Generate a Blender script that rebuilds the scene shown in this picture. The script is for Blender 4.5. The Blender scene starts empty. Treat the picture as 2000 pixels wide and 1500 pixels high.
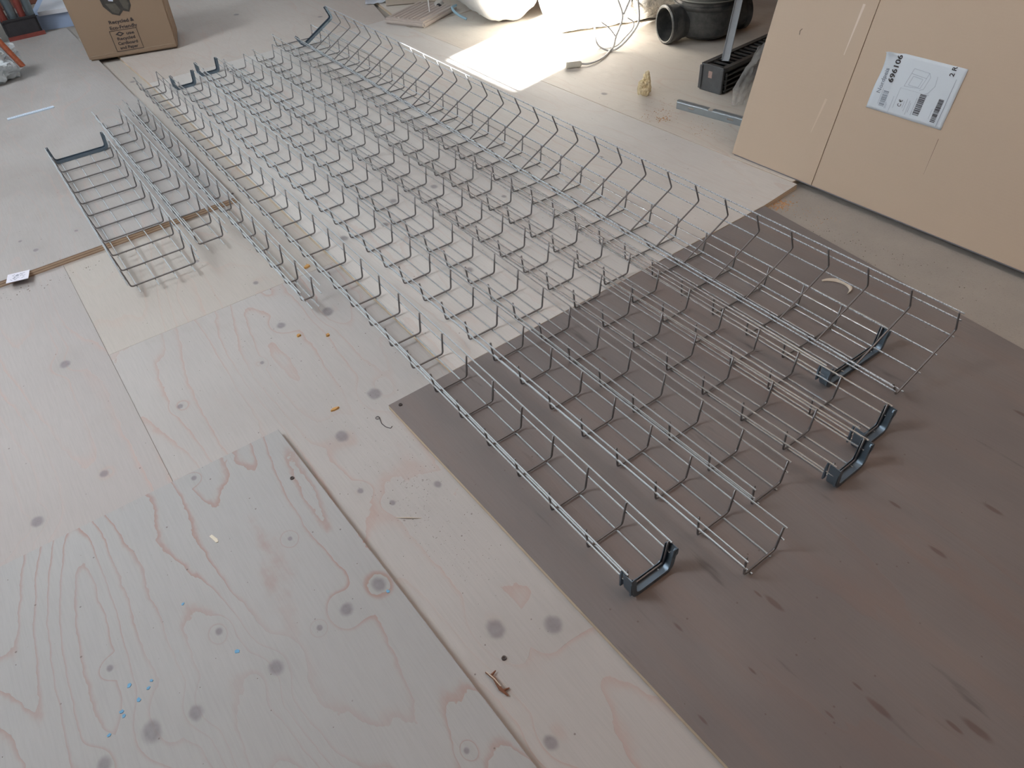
import bpy, bmesh, math, random
from math import sin, cos, pi, radians, sqrt, tan, hypot
from mathutils import Vector, Matrix, noise
random.seed(7)
S = bpy.context.scene
C = bpy.context.collection

# ---------------------------------------------------------------- camera, sky, sun, window light, exposure
CAM = (-0.6378, -0.3218, 1.0403)
cd = bpy.data.cameras.new('camera')
cam = bpy.data.objects.new('camera', cd)
C.objects.link(cam)
cam.location = CAM
cam.rotation_euler = (0.8226, 0.05893, -0.64162)
cd.sensor_fit = 'HORIZONTAL'
cd.sensor_width = 36.0
cd.lens = 1387.3 / 2000 * 36.0
cd.clip_start = 0.02
S.camera = cam

w = bpy.data.worlds.new('sky')
S.world = w
w.use_nodes = True
bg = w.node_tree.nodes['Background']
bg.inputs[0].default_value = (0.82, 0.92, 1.0, 1)
bg.inputs[1].default_value = 0.62

sl = bpy.data.lights.new('sun', 'SUN')
sl.energy = 95.0
sl.angle = radians(1.0)
sl.color = (1.0, 0.97, 0.93)
so = bpy.data.objects.new('sun', sl)
C.objects.link(so)
SUN = Vector((1.85, 0.73, -1.0)).normalized()
so.rotation_euler = SUN.to_track_quat('-Z', 'Y').to_euler()
so.location = (-4, 0, 4)

# daylight of the roof window (sky seen through it)
WY0, WY1, WX0, WX1, RK = 0.86, 1.43, -1.66, -1.10, 3.05
WIN2 = (2.80, 3.37)
for (ya_, yb_, en_) in ((WY0, WY1, 25.0), (WIN2[0], WIN2[1], 26.0)):
    al = bpy.data.lights.new('roof_window_daylight', 'AREA')
    al.shape = 'RECTANGLE'
    al.size = (WX1 - WX0) * sqrt(2)
    al.size_y = yb_ - ya_
    al.energy = en_
    al.color = (0.90, 0.95, 1.0)
    ao = bpy.data.objects.new('roof_window_daylight', al)
    C.objects.link(ao)
    ao.location = ((WX0 + WX1) / 2, (ya_ + yb_) / 2, (WX0 + WX1) / 2 + RK)
    ao.rotation_euler = (0, radians(-45), 0)

S.view_settings.view_transform = 'Standard'
S.view_settings.look = 'None'
S.view_settings.exposure = 0.0
S.view_settings.gamma = 1.0
S.view_settings.use_curve_mapping = False

# ---------------------------------------------------------------- helpers
def link(name, me, mat=None, parent=None):
    o = bpy.data.objects.new(name, me)
    C.objects.link(o)
    if mat is not None and me is not None and len(me.materials) == 0:
        me.materials.append(mat)
    if parent is not None:
        o.parent = parent
    return o

def fin(name, bm, mat=None, parent=None, smooth=True, recalc=True):
    if recalc:
        bmesh.ops.recalc_face_normals(bm, faces=bm.faces)
    me = bpy.data.meshes.new(name)
    bm.to_mesh(me)
    bm.free()
    if smooth:
        for p in me.polygons:
            p.use_smooth = True
        try:
            me.set_sharp_from_angle(angle=radians(35))
        except Exception:
            pass
    return link(name, me, mat, parent)

def thing(name, label, cat, loc=(0, 0, 0), rot=(0, 0, 0), group=None):
    o = bpy.data.objects.new(name, None)
    C.objects.link(o)
    o.empty_display_size = 0.05
    o.location = loc
    o.rotation_euler = rot
    return tag(o, label, cat, group)

def tag(o, label, cat, group=None):
    o['label'] = label
    o['category'] = cat
    if group:
        o['group'] = group
    return o

def box(bm, x0, x1, y0, y1, z0, z1, mtx=None):
    vs = [bm.verts.new((x, y, z)) for x in (x0, x1) for y in (y0, y1) for z in (z0, z1)]
    if mtx is not None:
        for v in vs:
            v.co = mtx @ v.co
    for f in ((0, 1, 3, 2), (4, 6, 7, 5), (0, 4, 5, 1), (2, 3, 7, 6), (0, 2, 6, 4), (1, 5, 7, 3)):
        bm.faces.new([vs[i] for i in f])
    return vs

def prism(bm, poly, z0, z1, mtx=None):
    a = [bm.verts.new((p[0], p[1], z0)) for p in poly]
    b = [bm.verts.new((p[0], p[1], z1)) for p in poly]
    if mtx is not None:
        for v in a + b:
            v.co = mtx @ v.co
    n = len(poly)
    bm.faces.new(a[::-1])
    bm.faces.new(b)
    for i in range(n):
        bm.faces.new((a[i], a[(i + 1) % n], b[(i + 1) % n], b[i]))

def tube(bm, pts, r, n=8, closed=False, cap=True):
    pts = [Vector(p) for p in pts]
    m = len(pts)
    rings = []
    t0 = (pts[1] - pts[0]).normalized()
    up = Vector((0, 0, 1)) if abs(t0.z) < 0.9 else Vector((1, 0, 0))
    u = t0.cross(up).normalized()
    for i, p in enumerate(pts):
        if closed:
            t = (pts[(i + 1) % m] - pts[i - 1]).normalized()
        elif i == 0:
            t = t0
        elif i == m - 1:
            t = (pts[-1] - pts[-2]).normalized()
        else:
            t = ((pts[i + 1] - p).normalized() + (p - pts[i - 1]).normalized()).normalized()
        u = (u - t * u.dot(t)).normalized()
        v = t.cross(u)
        rr = r[i] if isinstance(r, (list, tuple)) else r
        rings.append([bm.verts.new(p + (u * cos(2 * pi * k / n) + v * sin(2 * pi * k / n)) * rr) for k in range(n)])
    for i in range(m if closed else m - 1):
        a, b = rings[i], rings[(i + 1) % m]
        for k in range(n):
            bm.faces.new((a[k], a[(k + 1) % n], b[(k + 1) % n], b[k]))
    if cap and not closed:
        bm.faces.new(rings[0][::-1])
        bm.faces.new(rings[-1])

def rounded(pts, rad, seg=3):
    pts = [Vector(p) for p in pts]
    out = [pts[0]]
    for i in range(1, len(pts) - 1):
        p = pts[i]
        a = (pts[i - 1] - p)
        b = (pts[i + 1] - p)
        r = min(rad, a.length * .45, b.length * .45)
        a = p + a.normalized() * r
        b = p + b.normalized() * r
        for k in range(seg + 1):
            t = k / seg
            out.append(a * (1 - t) ** 2 + p * 2 * t * (1 - t) + b * t * t)
    out.append(pts[-1])
    return out

def catmull(pts, k=6):
    pts = [Vector(p) for p in pts]
    P = [pts[0] * 2 - pts[1]] + pts + [pts[-1] * 2 - pts[-2]]
    out = []
    for i in range(1, len(P) - 2):
        for j in range(k):
            t = j / k
            a, b, c, d = P[i - 1:i + 3]
            out.append(.5 * ((2 * b) + (c - a) * t + (2 * a - 5 * b + 4 * c - d) * t * t + (3 * b - a - 3 * c + d) * t ** 3))
    out.append(pts[-1])
    return out

def fl(x, y, z=-0.006):
    """a floor point measured on height 0, carried down to height z along its sight line"""
    k = (CAM[2] - z) / CAM[2]
    return (CAM[0] + (x - CAM[0]) * k, CAM[1] + (y - CAM[1]) * k)

# ---------------------------------------------------------------- materials
class NT:
    def __init__(s, name):
        s.m = bpy.data.materials.new(name)
        s.m.use_nodes = True
        s.t = s.m.node_tree
        s.b = s.t.nodes['Principled BSDF']
        s.out = s.t.nodes['Material Output']
        s._co = None
    def n(s, typ, ins=None, **kw):
        nd = s.t.nodes.new(typ)
        for k, v in kw.items():
            setattr(nd, k, v)
        for k, v in (ins or {}).items():
            if hasattr(v, 'is_linked') or isinstance(v, bpy.types.NodeSocket):
                s.t.links.new(v, nd.inputs[k])
            else:
                nd.inputs[k].default_value = v
        return nd
    def co(s):
        if s._co is None:
            s._co = s.n('ShaderNodeTexCoord').outputs['Object']
        return s._co
    def mapv(s, scale=(1, 1, 1), loc=(0, 0, 0), rot=(0, 0, 0), v=None):
        return s.n('ShaderNodeMapping', {'Vector': v or s.co(), 'Scale': scale, 'Location': loc, 'Rotation': rot}).outputs[0]
    def noise(s, v, scale, detail=3, rough=.5, dist=0):
        return s.n('ShaderNodeTexNoise', {'Vector': v, 'Scale': scale, 'Detail': detail, 'Roughness': rough, 'Distortion': dist}).outputs[0]
    def math(s, op, a, b=0.0, c=0.0, clamp=False):
        nd = s.n('ShaderNodeMath', {0: a, 1: b, 2: c}, operation=op)
        nd.use_clamp = clamp
        return nd.outputs[0]
    def ramp(s, f, a, b, to0=0.0, to1=1.0, smooth=True):
        nd = s.n('ShaderNodeMapRange', {0: f, 1: a, 2: b, 3: to0, 4: to1})
        if smooth:
            nd.interpolation_type = 'SMOOTHSTEP'
        return nd.outputs[0]
    def mix(s, f, a, b, mode='MIX'):
        nd = s.n('ShaderNodeMix', data_type='RGBA', blend_type=mode)
        nd.clamp_factor = True
        for i, v in ((0, f), (6, a), (7, b)):
            if isinstance(v, bpy.types.NodeSocket):
                s.t.links.new(v, nd.inputs[i])
            else:
                nd.inputs[i].default_value = v if i == 0 else (*v, 1)[:4]
        return nd.outputs[2]
    def set(s, **kw):
        names = {'col': 'Base Color', 'rough': 'Roughness', 'metal': 'Metallic', 'spec': 'Specular IOR Level', 'alpha': 'Alpha', 'trans': 'Transmission Weight', 'sub': 'Subsurface Weight'}
        for k, v in kw.items():
            i = s.b.inputs[names[k]]
            if isinstance(v, bpy.types.NodeSocket):
                s.t.links.new(v, i)
            else:
                i.default_value = (*v, 1)[:4] if k == 'col' else v
        return s
    def bump(s, h, dist=.001, strength=.5):
        nd = s.n('ShaderNodeBump', {'Height': h, 'Distance': dist, 'Strength': strength})
        s.t.links.new(nd.outputs[0], s.b.inputs['Normal'])
        return s

def simple(name, col, rough=.6, metal=0., var=.12, scale=40, bump=0., spec=.5):
    t = NT(name)
    f = t.noise(t.co(), scale, 4, .6)
    c = t.mix(f, tuple(x * (1 - var) for x in col), tuple(min(1, x * (1 + var)) for x in col))
    t.set(col=c, rough=rough, metal=metal, spec=spec)
    if bump:
        t.bump(f, bump, .6)
    return t.m

def ply(name, base, dark, knots, seed, lines=9.0, pink=(.50, .33, .27), lamt=.55, yscale=.9, xscale=5.0, dirt=.25, streak=False, lw=.08, rotz=0., edge=((.66, .55, .42), (.52, .40, .29)), ksy=.8, kcol=((.23, .215, .24), (.10, .09, .10)), kamt=.66):
    """rotary-cut plywood: cathedral grain as contour lines, listed knots, specks, laminated edges"""
    t = NT(name)
    if rotz:
        t._co = t.n('ShaderNodeMapping', {'Vector': t.co(), 'Rotation': (0, 0, rotz)}).outputs[0]
    g = t.mapv((xscale, yscale, 1), (seed * 3.1, seed * 1.7, seed))
    wob = t.noise(t.mapv((26, 16, 1), (seed, 0, 0)), 1.0, 3, .6)
    fld = t.noise(g, 1.0, 1.5, .4)
    fld = t.math('ADD', fld, t.math('MULTIPLY', wob, .03))
    # knots push the grain field aside
    sepd = None
    km = None
    kr = None
    for (kx, ky, r) in knots:
        d = t.n('ShaderNodeVectorMath', {0: t.mapv((1, ksy, 0)), 1: (kx, ky * ksy, 0)}, operation='DISTANCE').outputs['Value']
        d = t.math('ADD', d, t.math('MULTIPLY', t.math('SUBTRACT', wob, .5), r * 1.2))
        m = t.ramp(d, r * .55, r * 1.35, 1, 0)
        km = m if km is None else t.math('MAXIMUM', km, m)
        b = t.ramp(d, r, r * 5, 1, 0)
        kr = b if kr is None else t.math('MAXIMUM', kr, b)
    if kr is not None:
        fld = t.math('ADD', fld, t.math('MULTIPLY', kr, .05))
    fr = t.math('FRACT', t.math('MULTIPLY', fld, lines))
    # asymmetric band: soft on one side, a sharp late-wood line on the other
    soft = t.ramp(fr, 1 - lw * 4.5, .985, 0, 1)
    soft = t.math('POWER', soft, 3.0)
    cut = t.ramp(fr, .985, 1.0, 1, 0)
    line = t.math('MULTIPLY', soft, cut)
    amt = t.math('MULTIPLY', line, t.ramp(t.noise(t.mapv((3, 2, 1), (seed * 2, 5, 0)), 1.0, 2), .35, .65, .25, 1.0))
    big = t.noise(t.mapv((2.2, 1.4, 1), (seed, 9, 0)), 1.0, 3, .6)
    fine = t.noise(t.mapv((260, 14, 1)), 1.0, 3, .6)
    c = t.mix(t.ramp(big, .3, .7), base, dark)
    c = t.mix(t.math('MULTIPLY', t.ramp(fine, .35, .75), .22), c, tuple(x * .72 for x in base))
    c = t.mix(t.math('MULTIPLY', amt, lamt), c, pink)
    if streak:
        st = t.noise(t.mapv((34, 5, 1), (seed, 3, 0)), 1.0, 3, .55)
        c = t.mix(t.ramp(st, .64, .78, 0, .7), c, tuple(x * .38 for x in base))
        st2 = t.noise(t.mapv((14, 1.2, 1), (3, 3, 0)), 1.0, 3, .5)
        c = t.mix(t.ramp(st2, .45, .75, 0, .45), c, (base[0] * 1.02, base[1] * .86, base[2] * .78))
    if km is not None:
        c = t.mix(t.math('MULTIPLY', kr, .07), c, tuple(x * .6 for x in base))
        kc = t.mix(t.noise(t.mapv((90, 90, 1)), 1.0, 2), *kcol)
        c = t.mix(t.math('MULTIPLY', km, kamt), c, kc)
    # dust and specks
    if dirt:
        sp = t.n('ShaderNodeTexVoronoi', {'Vector': t.mapv((48, 48, 1)), 'Scale': 1.0, 'Randomness': 1.0})
        rnd = t.n('ShaderNodeSeparateColor', {0: sp.outputs['Color']}).outputs[0]
        spm = t.math('MULTIPLY', t.ramp(sp.outputs['Distance'], .05, .11, 1, 0), t.math('GREATER_THAN', rnd, .88))
        c = t.mix(t.math('MULTIPLY', spm, .7), c, (.12, .09, .08))
        dn = t.noise(t.mapv((5, 5, 1), (seed * 5, 1, 0)), 1.0, 5, .7)
        c = t.mix(t.ramp(dn, .5, .8, 0, dirt), c, (.30, .26, .22))
    # laminated edge
    nz = t.n('ShaderNodeSeparateXYZ', {0: t.n('ShaderNodeNewGeometry').outputs['Normal']}).outputs[2]
    zz = t.n('ShaderNodeSeparateXYZ', {0: t.n('ShaderNodeTexCoord').outputs['Object']}).outputs[2]
    lam = t.math('GREATER_THAN', t.math('FRACT', t.math('MULTIPLY', zz, 140)), .5)
    en = t.noise(t.mapv((60, 60, 400)), 1.0, 3)
    ec = t.mix(lam, *edge)
    ec = t.mix(t.math('MULTIPLY', en, .5), ec, (.7, .6, .46))
    c = t.mix(t.ramp(nz, .45, .55, smooth=False), ec, c)
    t.set(col=c, rough=t.ramp(fine, 0, 1, .5, .68), spec=.35)
    t.bump(t.math('SUBTRACT', fine, t.math('MULTIPLY', line, .7)), .0006, .35)
    return t.m

def wire_mat(name, col, rough, speck=0.):
    t = NT(name)
    f = t.noise(t.mapv((90, 90, 90)), 1.0, 4, .7)
    c = t.mix(f, tuple(x * .82 for x in col), tuple(min(1, x * 1.12) for x in col))
    if speck:
        g = t.noise(t.mapv((380, 260, 380)), 1.0, 2, .6)
        c = t.mix(t.ramp(g, .45, .62, 0, speck), c, (.24, .25, .27))
        t.set(rough=t.ramp(g, .35, .65, rough, .7))
    else:
        t.set(rough=rough)
    t.set(col=c, metal=.85)
    return t.m

M = {}
M['wire'] = wire_mat('skylit_galvanised_wire', (.86, .91, .95), .24)  # lighter copy: sky reflection on the long wires put into the colour
M['wire_old'] = wire_mat('weathered_galvanised_wire', (.74, .80, .85), .32, .7)
M['cross'] = wire_mat('shaded_galvanised_cross_wire', (.24, .235, .24), .42)  # same galvanised steel, the cross wires' shade put into a darker colour
M['bracket'] = NT('zinc_steel_bracket').set(col=(.17, .225, .28), rough=.42, metal=.7).m
M['card'] = None

A_K = [(-.545, .357, .010), (-.676, .337, .011), (-.799, .347, .010), (-.861, .36, .014), (-.928, .356, .010), (-.48, .364, .011), (-.726, .452, .006), (-.594, .355, .004), (-.512, .055, .004), (-.652, .802, .005), (-.885, .5, .005), (-.561, .547, .004)]
C_K = [(-.370, .186, .014), (-.293, .132, .013), (-.253, .801, .014), (-.369, .732, .013), (-.199, 1.148, .014), (-.315, 1.175, .010), (-.282, .496, .007), (-.407, .578, .006), (-.373, .514, .005), (-.409, -.003, .009), (-.408, 1.07, .005), (-.608, 1.049, .006)]
C2_K = [(-.292, 1.40, .008), (-.11, 3.30, .012), (-.38, 1.62, .006)]
C3_K = [(-.782, 1.383, .012), (-.927, .91, .010), (-.794, .954, .008)]
S_K = [(-.614, 2.016, .006), (-.734, 1.979, .007), (-.762, 2.069, .005)]
E_K = [(-.012, 1.423, .012), (.114, 1.41, .010), (.203, 1.517, .012), (.346, 1.509, .012), (.165, 1.048, .012), (.471, 1.307, .007), (.55, 2.1, .010), (.86, 1.3, .006)]

D_K = [(.436, -.18, .0045), (.284, -.168, .004), (.001, -.061, .0045), (-.018, -.255, .005), (.059, -.353, .006), (-.014, -.219, .0025), (.318, -.07, .003), (-.147, .004, .003), (-.113, -.112, .002), (.196, .553, .003), (.039, -.334, .003), (-.006, -.035, .002), (-.223, -.115, .0025), (-.079, -.219, .002), (.60, .30, .004), (.70, -.10, .004)]

PB = (.60, .565, .53)
PD = (.53, .49, .455)
M['ply_a'] = ply('plywood_grey_cathedral', (.40, .405, .405), (.37, .375, .375), A_K, 1.0, lines=19.0, lamt=.75, pink=(.34, .215, .175), dirt=.08)
M['ply_c'] = ply('plywood_pale_pink', (.455, .442, .43), (.42, .407, .395), C_K, 2.3, lines=15, lamt=.5, pink=(.42, .26, .21), dirt=.14)
M['ply_c2'] = ply('plywood_pale', (.48, .455, .42), (.45, .42, .385), C2_K, 3.1, lines=12, lamt=.3, dirt=.14)
M['ply_c3'] = ply('plywood_pale_left', (.43, .41, .40), (.40, .38, .37), C3_K, 4.7, lines=15, lamt=.42, dirt=.14)
M['ply_s'] = ply('plywood_dusty', (.41, .395, .385), (.34, .32, .305), S_K, 5.2, edge=((.50, .37, .25), (.22, .12, .08)), lines=13, lamt=.25, dirt=.4)
M['ply_e'] = ply('plywood_clean', (.60, .585, .56), (.56, .535, .51), E_K, 6.4, lines=13, lamt=.25, dirt=.12)
M['ply_f'] = ply('plywood_warm', (.63, .59, .53), (.58, .53, .47), [(1.226, 1.69, .010), (1.6, 1.25, .012)], 7.7, lines=13, lamt=.25, dirt=.3)
M['ply_g'] = ply('plywood_far', (.56, .52, .48), (.52, .47, .43), [(.6, 3.9, .014), (.9, 3.5, .012)], 8.9, lines=13, lamt=.25, dirt=.2)
M['ply_d'] = ply('plywood_brown_tropical', (.225, .203, .197), (.176, .159, .156), D_K, 9.5, lines=5, lamt=.16, pink=(.22, .13, .10), dirt=.10, streak=True, ksy=.28, kcol=((.13, .075, .06), (.07, .045, .04)), kamt=.6)

def concrete_mat():
    t = NT('dusty_concrete')
    a = t.noise(t.mapv((9, 9, 9)), 1.0, 6, .65)
    b = t.noise(t.mapv((180, 180, 180)), 1.0, 4, .7)
    c = t.mix(a, (.29, .27, .25), (.40, .37, .33))
    c = t.mix(t.ramp(b, .55, .75, 0, .5), c, (.20, .17, .14))
    c = t.mix(t.ramp(b, .20, .32, .45, 0), c, (.6, .54, .45))
    t.set(col=c, rough=.85)
    t.bump(b, .002, .6)
    return t.m
M['concrete'] = concrete_mat()

def card_mat(name, a, b, flute=True):
    t = NT(name)
    f = t.noise(t.mapv((1.6, 1.6, 1.6)), 1.0, 4, .6)
    g = t.noise(t.mapv((500, 500, 500)), 1.0, 2, .6)
    c = t.mix(f, a, b)
    c = t.mix(t.math('MULTIPLY', g, .25), c, tuple(x * .8 for x in a))
    t.set(col=c, rough=.75, spec=.3)
    if flute:
        wv = t.n('ShaderNodeTexWave', {'Vector': t.co(), 'Scale': 40.0, 'Distortion': .3}, wave_type='BANDS', bands_direction='Z').outputs[1]
        t.bump(t.math('ADD', wv, t.math('MULTIPLY', f, 3)), .0004, .15)
    return t.m
M['card'] = card_mat('brown_cardboard_panel', (.60, .475, .36), (.56, .455, .355))
M['cardbox'] = card_mat('brown_cardboard_box', (.30, .215, .15), (.27, .20, .14))
M['ink'] = simple('black_print', (.035, .03, .035), .7, var=.2)
M['inkb'] = simple('grey_print', (.22, .25, .31), .7, var=.1)
M['inkl'] = simple('pale_grey_print', (.42, .47, .55), .7, var=.1)
M['paper'] = simple('white_label_paper', (.66, .73, .80), .5, var=.03, scale=8)

# ---------------------------------------------------------------- setting: floor slab and the plywood sheets on it
TOP, LOW = -0.006, -0.018
bm = bmesh.new()
box(bm, -3.4, 3.2, -2.2, 6.4, -0.20, -0.022)
floor = fin('floor', bm, M['concrete'], smooth=False)
floor['kind'] = 'structure'

def sheet(poly, z0, z1, mat, label):
    bm = bmesh.new()
    prism(bm, poly, z0, z1)
    bmesh.ops.recalc_face_normals(bm, faces=bm.faces)
    tops = [e for e in bm.edges if all(abs(v.co.z - z1) < 1e-6 for v in e.verts)]
    bmesh.ops.bevel(bm, geom=tops, offset=.0008, segments=1, affect='EDGES')
    o = fin('plywood_sheet', bm, mat, floor, smooth=False)
    o['label'] = label
    return o

g = .0004
xa, ya = fl(-.0, 1.341, LOW)
sheet([(-.688, -1.6), (-.05, -1.6), (-.05, 1.347), (-.688, 1.347)], -.022, LOW, M['ply_c'], 'pale pinkish plywood sheet with round grey knots')
sheet([(-.688, 1.347 + g), (-.05, 1.347 + g), (-.05, 4.2), (-.688, 4.2)], -.022, LOW, M['ply_c2'], 'pale plywood sheet running under the raised sheet')
sheet([(-2.2, -1.6), (-.688 - g, -1.6), (-.688 - g, 4.2), (-2.2, 4.2)], -.022, LOW, M['ply_c3'], 'pale plywood sheet at the left of the floor')
# A: raised grey sheet, near left
sheet([(-1.75, -1.3), (-.4415, -1.3), (-.4480, -.02), (-.4685, .8195), (-1.75, .831)], LOW, 0.0, M['ply_a'], 'grey plywood sheet with wavy cathedral grain, raised')
# S: raised dusty sheet, far left
sheet([(-1.75, 1.853), (-.163, 1.878), (-.160, 4.39), (-1.75, 4.30)], LOW, 0.0, M['ply_s'], 'dusty plywood sheet with a laminated edge, raised')
# D: brown sheet, near right
sheet([fl(-.232, -1.5), fl(.71, -1.5), fl(.892, .036), fl(.978, .7435), fl(-.2545, .7325)], -.022, TOP, M['ply_d'], 'brown plywood sheet with dark streaks')
# E: clean sheet in the middle, F right of it, G beyond
sheet([fl(-.092, .7345), fl(.978, .7457), fl(1.146, .761), fl(1.118, 3.163), fl(-.070, 3.163)], -.022, TOP, M['ply_e'], 'clean pale plywood sheet under the long trays')
sheet([fl(1.149, .78), fl(2.9, .78), fl(2.9, 2.96), fl(1.121, 2.96)], -.022, TOP, M['ply_f'], 'warm pale plywood sheet with crumbs')
sheet([fl(-.070, 3.1645), fl(1.108, 3.1645), fl(1.24, 3.62), fl(1.24, 5.6), fl(-.10, 5.6)], -.022, TOP, M['ply_g'], 'plywood sheet beyond the long trays')
sheet([fl(1.121, 2.967), fl(2.9, 2.967), fl(2.9, 5.6), fl(1.25, 5.6), fl(1.25, 3.6)], -.022, TOP, M['ply_f'], 'plywood sheet in the far right')

# roof slope on the left with the roof window, wall on the right, beam the cardboard leans on
def slopebox(bm, x0, x1, y0, y1, d0, d1):
    """a slab piece lying on the left roof slope z = x + RK; d = depth outwards"""
    n = Vector((-1, 0, 1)).normalized()
    vs = []
    for x in (x0, x1):
        for y in (y0, y1):
            for d in (d0, d1):
                vs.append(bm.verts.new(Vector((x, y, x + RK)) + n * d))
    for f in ((0, 1, 3, 2), (4, 6, 7, 5), (0, 4, 5, 1), (2, 3, 7, 6), (0, 2, 6, 4), (1, 5, 7, 3)):
        bm.faces.new([vs[i] for i in f])
M['plaster'] = simple('raw_chipboard_lining', (.36, .33, .29), .8, var=.05, scale=6)
M['timber'] = simple('rough_brown_timber', (.16, .09, .055), .8, var=.35, scale=9, bump=.003)
M['white'] = simple('white_painted_wood', (.72, .72, .71), .45, var=.03)
bm = bmesh.new()
slopebox(bm, -3.02, WX0, -3.4, 6.4, .0, .12)
slopebox(bm, WX1, -.25, -3.4, 6.4, .0, .12)
slopebox(bm, WX0, WX1, -3.4, WY0, .0, .12)
slopebox(bm, WX0, WX1, WY1, WIN2[0], .0, .12)
slopebox(bm, WX0, WX1, WIN2[1], 6.4, .0, .12)
c_ = fin('ceiling', bm, M['plaster'], smooth=False)
c_['kind'] = 'structure'
for i_, (ya_, yb_) in enumerate(((WY0, WY1), WIN2)):
    bm = bmesh.new()
    for a in ((WX0, WX0 + .012, ya_, yb_), (WX1 - .012, WX1, ya_, yb_), (WX0, WX1, ya_, ya_ + .015), (WX0, WX1, yb_ - .015, yb_)):
        slopebox(bm, *a, -.01, .13)
    wf = fin('window_%d' % (i_ + 1), bm, M['white'], smooth=False)
    wf['kind'] = 'structure'
bm = bmesh.new()
box(bm, 2.62, 2.72, -2.2, 6.4, -.022, 1.2)
wr = fin('wall_right', bm, M['timber'], smooth=False)
wr['kind'] = 'structure'
# unseen right slope, added to block sky light over the near floor; open beyond
bm = bmesh.new()
RR = 2 * .1 + RK
prism(bm, [(.04, RR - .04), (2.9, RR - 2.9), (2.985, RR - 2.815), (.10, RR + .07)], -2.3, .40, Matrix(((1, 0, 0, 0), (0, 0, 1, 0), (0, 1, 0, 0), (0, 0, 0, 1))))
prism(bm, [(1.45, RR - 1.45), (2.9, RR - 2.9), (2.985, RR - 2.815), (1.535, RR - 1.365)], .40, 6.4, Matrix(((1, 0, 0, 0), (0, 0, 1, 0), (0, 1, 0, 0), (0, 0, 0, 1))))
cr_ = fin('ceiling', bm, M['timber'], smooth=False)
cr_['kind'] = 'structure'
bm = bmesh.new()
box(bm, -3.2, 3.2, -2.3, -2.2, -.2, 3.2)  # unseen gable wall, added to stop sky light entering behind the camera
wb = fin('wall_back_blocker', bm, simple('dark_gable_blocker', (.22, .20, .18), .85), smooth=False)
wb['kind'] = 'structure'
bm = bmesh.new()
box(bm, -3.2, -3.0, -3.4, 6.4, -.022, .2)
wl = fin('wall_left', bm, M['plaster'], smooth=False)
wl['kind'] = 'structure'

# ---------------------------------------------------------------- wire mesh cable trays
RC, RL = .0022, .0018          # cross wire and long wire radius
SEC = {
    'narrow': dict(h=.0554, f=.0057, bot=(.0144, .0644), side=(.028, .0535)),
    'wide': dict(h=.0554, f=.0057, bot=(.014, .064, .114, .164), side=(.028, .0535)),
    'slim': dict(h=.0554, f=.0050, bot=(.008, .026), side=(.028, .0535)),
}
cross_cache = {}
def cross_mesh(kind, wd):
    key = (kind, round(wd, 4))
    if key not in cross_cache:
        s = SEC[kind]
        p = rounded([(-s['f'], 0, s['h']), (0, 0, 0), (wd, 0, 0), (wd + s['f'], 0, s['h'])], .0065, 3)
        bm = bmesh.new()
        tube(bm, p, RC, 6)
        me = bpy.data.meshes.new('cross_wire')
        bmesh.ops.recalc_face_normals(bm, faces=bm.faces)
        bm.to_mesh(me)
        bm.free()
        for q in me.polygons:
            q.use_smooth = True
        me.materials.append(M['cross'])
        cross_cache[key] = me
    return cross_cache[key]

def channel(bm, path, y0, y1, inner, lip, th=.0012):
    """open channel swept along a path in the XZ plane; web outside, lips turned inwards"""
    pts = [Vector(p) for p in path]
    prof = [(y0, lip), (y0, -inner), (y1, -inner), (y1, lip), (y1 - th, lip), (y1 - th, -inner + th), (y0 + th, -inner + th), (y0 + th, lip)]
    rings = []
    for i, p in enumerate(pts):
        a = (p - pts[i - 1]).normalized() if i else (pts[1] - p).normalized()
        b = (pts[i + 1] - p).normalized() if i < len(pts) - 1 else a
        t = (a + b).normalized()
        nrm = Vector((-t.z, 0, t.x))            # points to the inside of the U
        k = 1 / max(.6, t.dot(a))
        rings.append([bm.verts.new(p + nrm * q[1] * k + Vector((0, q[0], 0))) for q in prof])
    m = len(prof)
    for i in range(len(rings) - 1):
        for j in range(m):
            bm.faces.new((rings[i][j], rings[i][(j + 1) % m], rings[i + 1][(j + 1) % m], rings[i + 1][j]))
    for r in (rings[0], rings[-1]):
        bm.faces.new((r[0], r[1], r[6], r[7]))
        bm.faces.new((r[1], r[2], r[5], r[6]))
        bm.faces.new((r[2], r[3], r[4], r[5]))

def bracket(parent, kind, wd, j, sgn):
    s = SEC[kind]
    f, h = s['f'], s['h']
    hh = h * .93
    path = rounded([(-f * hh / h, 0, hh), (0, 0, 0), (wd, 0, 0), (wd + f * hh / h, 0, hh)], .012, 4)
    bm = bmesh.new()
    ya, yb = (-.017, .0035) if sgn < 0 else (-.0035, .017)
    channel(bm, path, ya, yb, .0059, .0040)
    o = fin('end_bracket', bm, M['bracket'], parent)
    o.location = (0, j * .1, 0)
    o['label'] = 'dark steel channel bracket across the end of the tray'
    # pressed clip standing on the left wall and a folded tab on the right one
    bm = bmesh.new()
    for yy in ((.008, .011), (-.016, -.013)):
        y_a, y_b = (yy if sgn < 0 else (-yy[1], -yy[0]))
        prism(bm, [(-f - .004, .006), (-f - .005, .036), (-f - .001, .050), (-f + .002, .046), (-.001, .006)], y_a, y_b, Matrix(((1, 0, 0, 0), (0, 0, 1, 0), (0, 1, 0, 0), (0, 0, 0, 1))))
    k = fin('clip', bm, M['bracket'], o, smooth=False)
    bm = bmesh.new()
    y0 = -.018 if sgn < 0 else .012
    prism(bm, [(wd + f * .5, .030), (wd + f + .006, .036), (wd + f + .006, .050), (wd + f, .044)], y0, y0 + .006, Matrix(((1, 0, 0, 0), (0, 0, 1, 0), (0, 1, 0, 0), (0, 0, 0, 1))))
    k = fin('clip', bm, M['bracket'], o, smooth=False)
    return o

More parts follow.
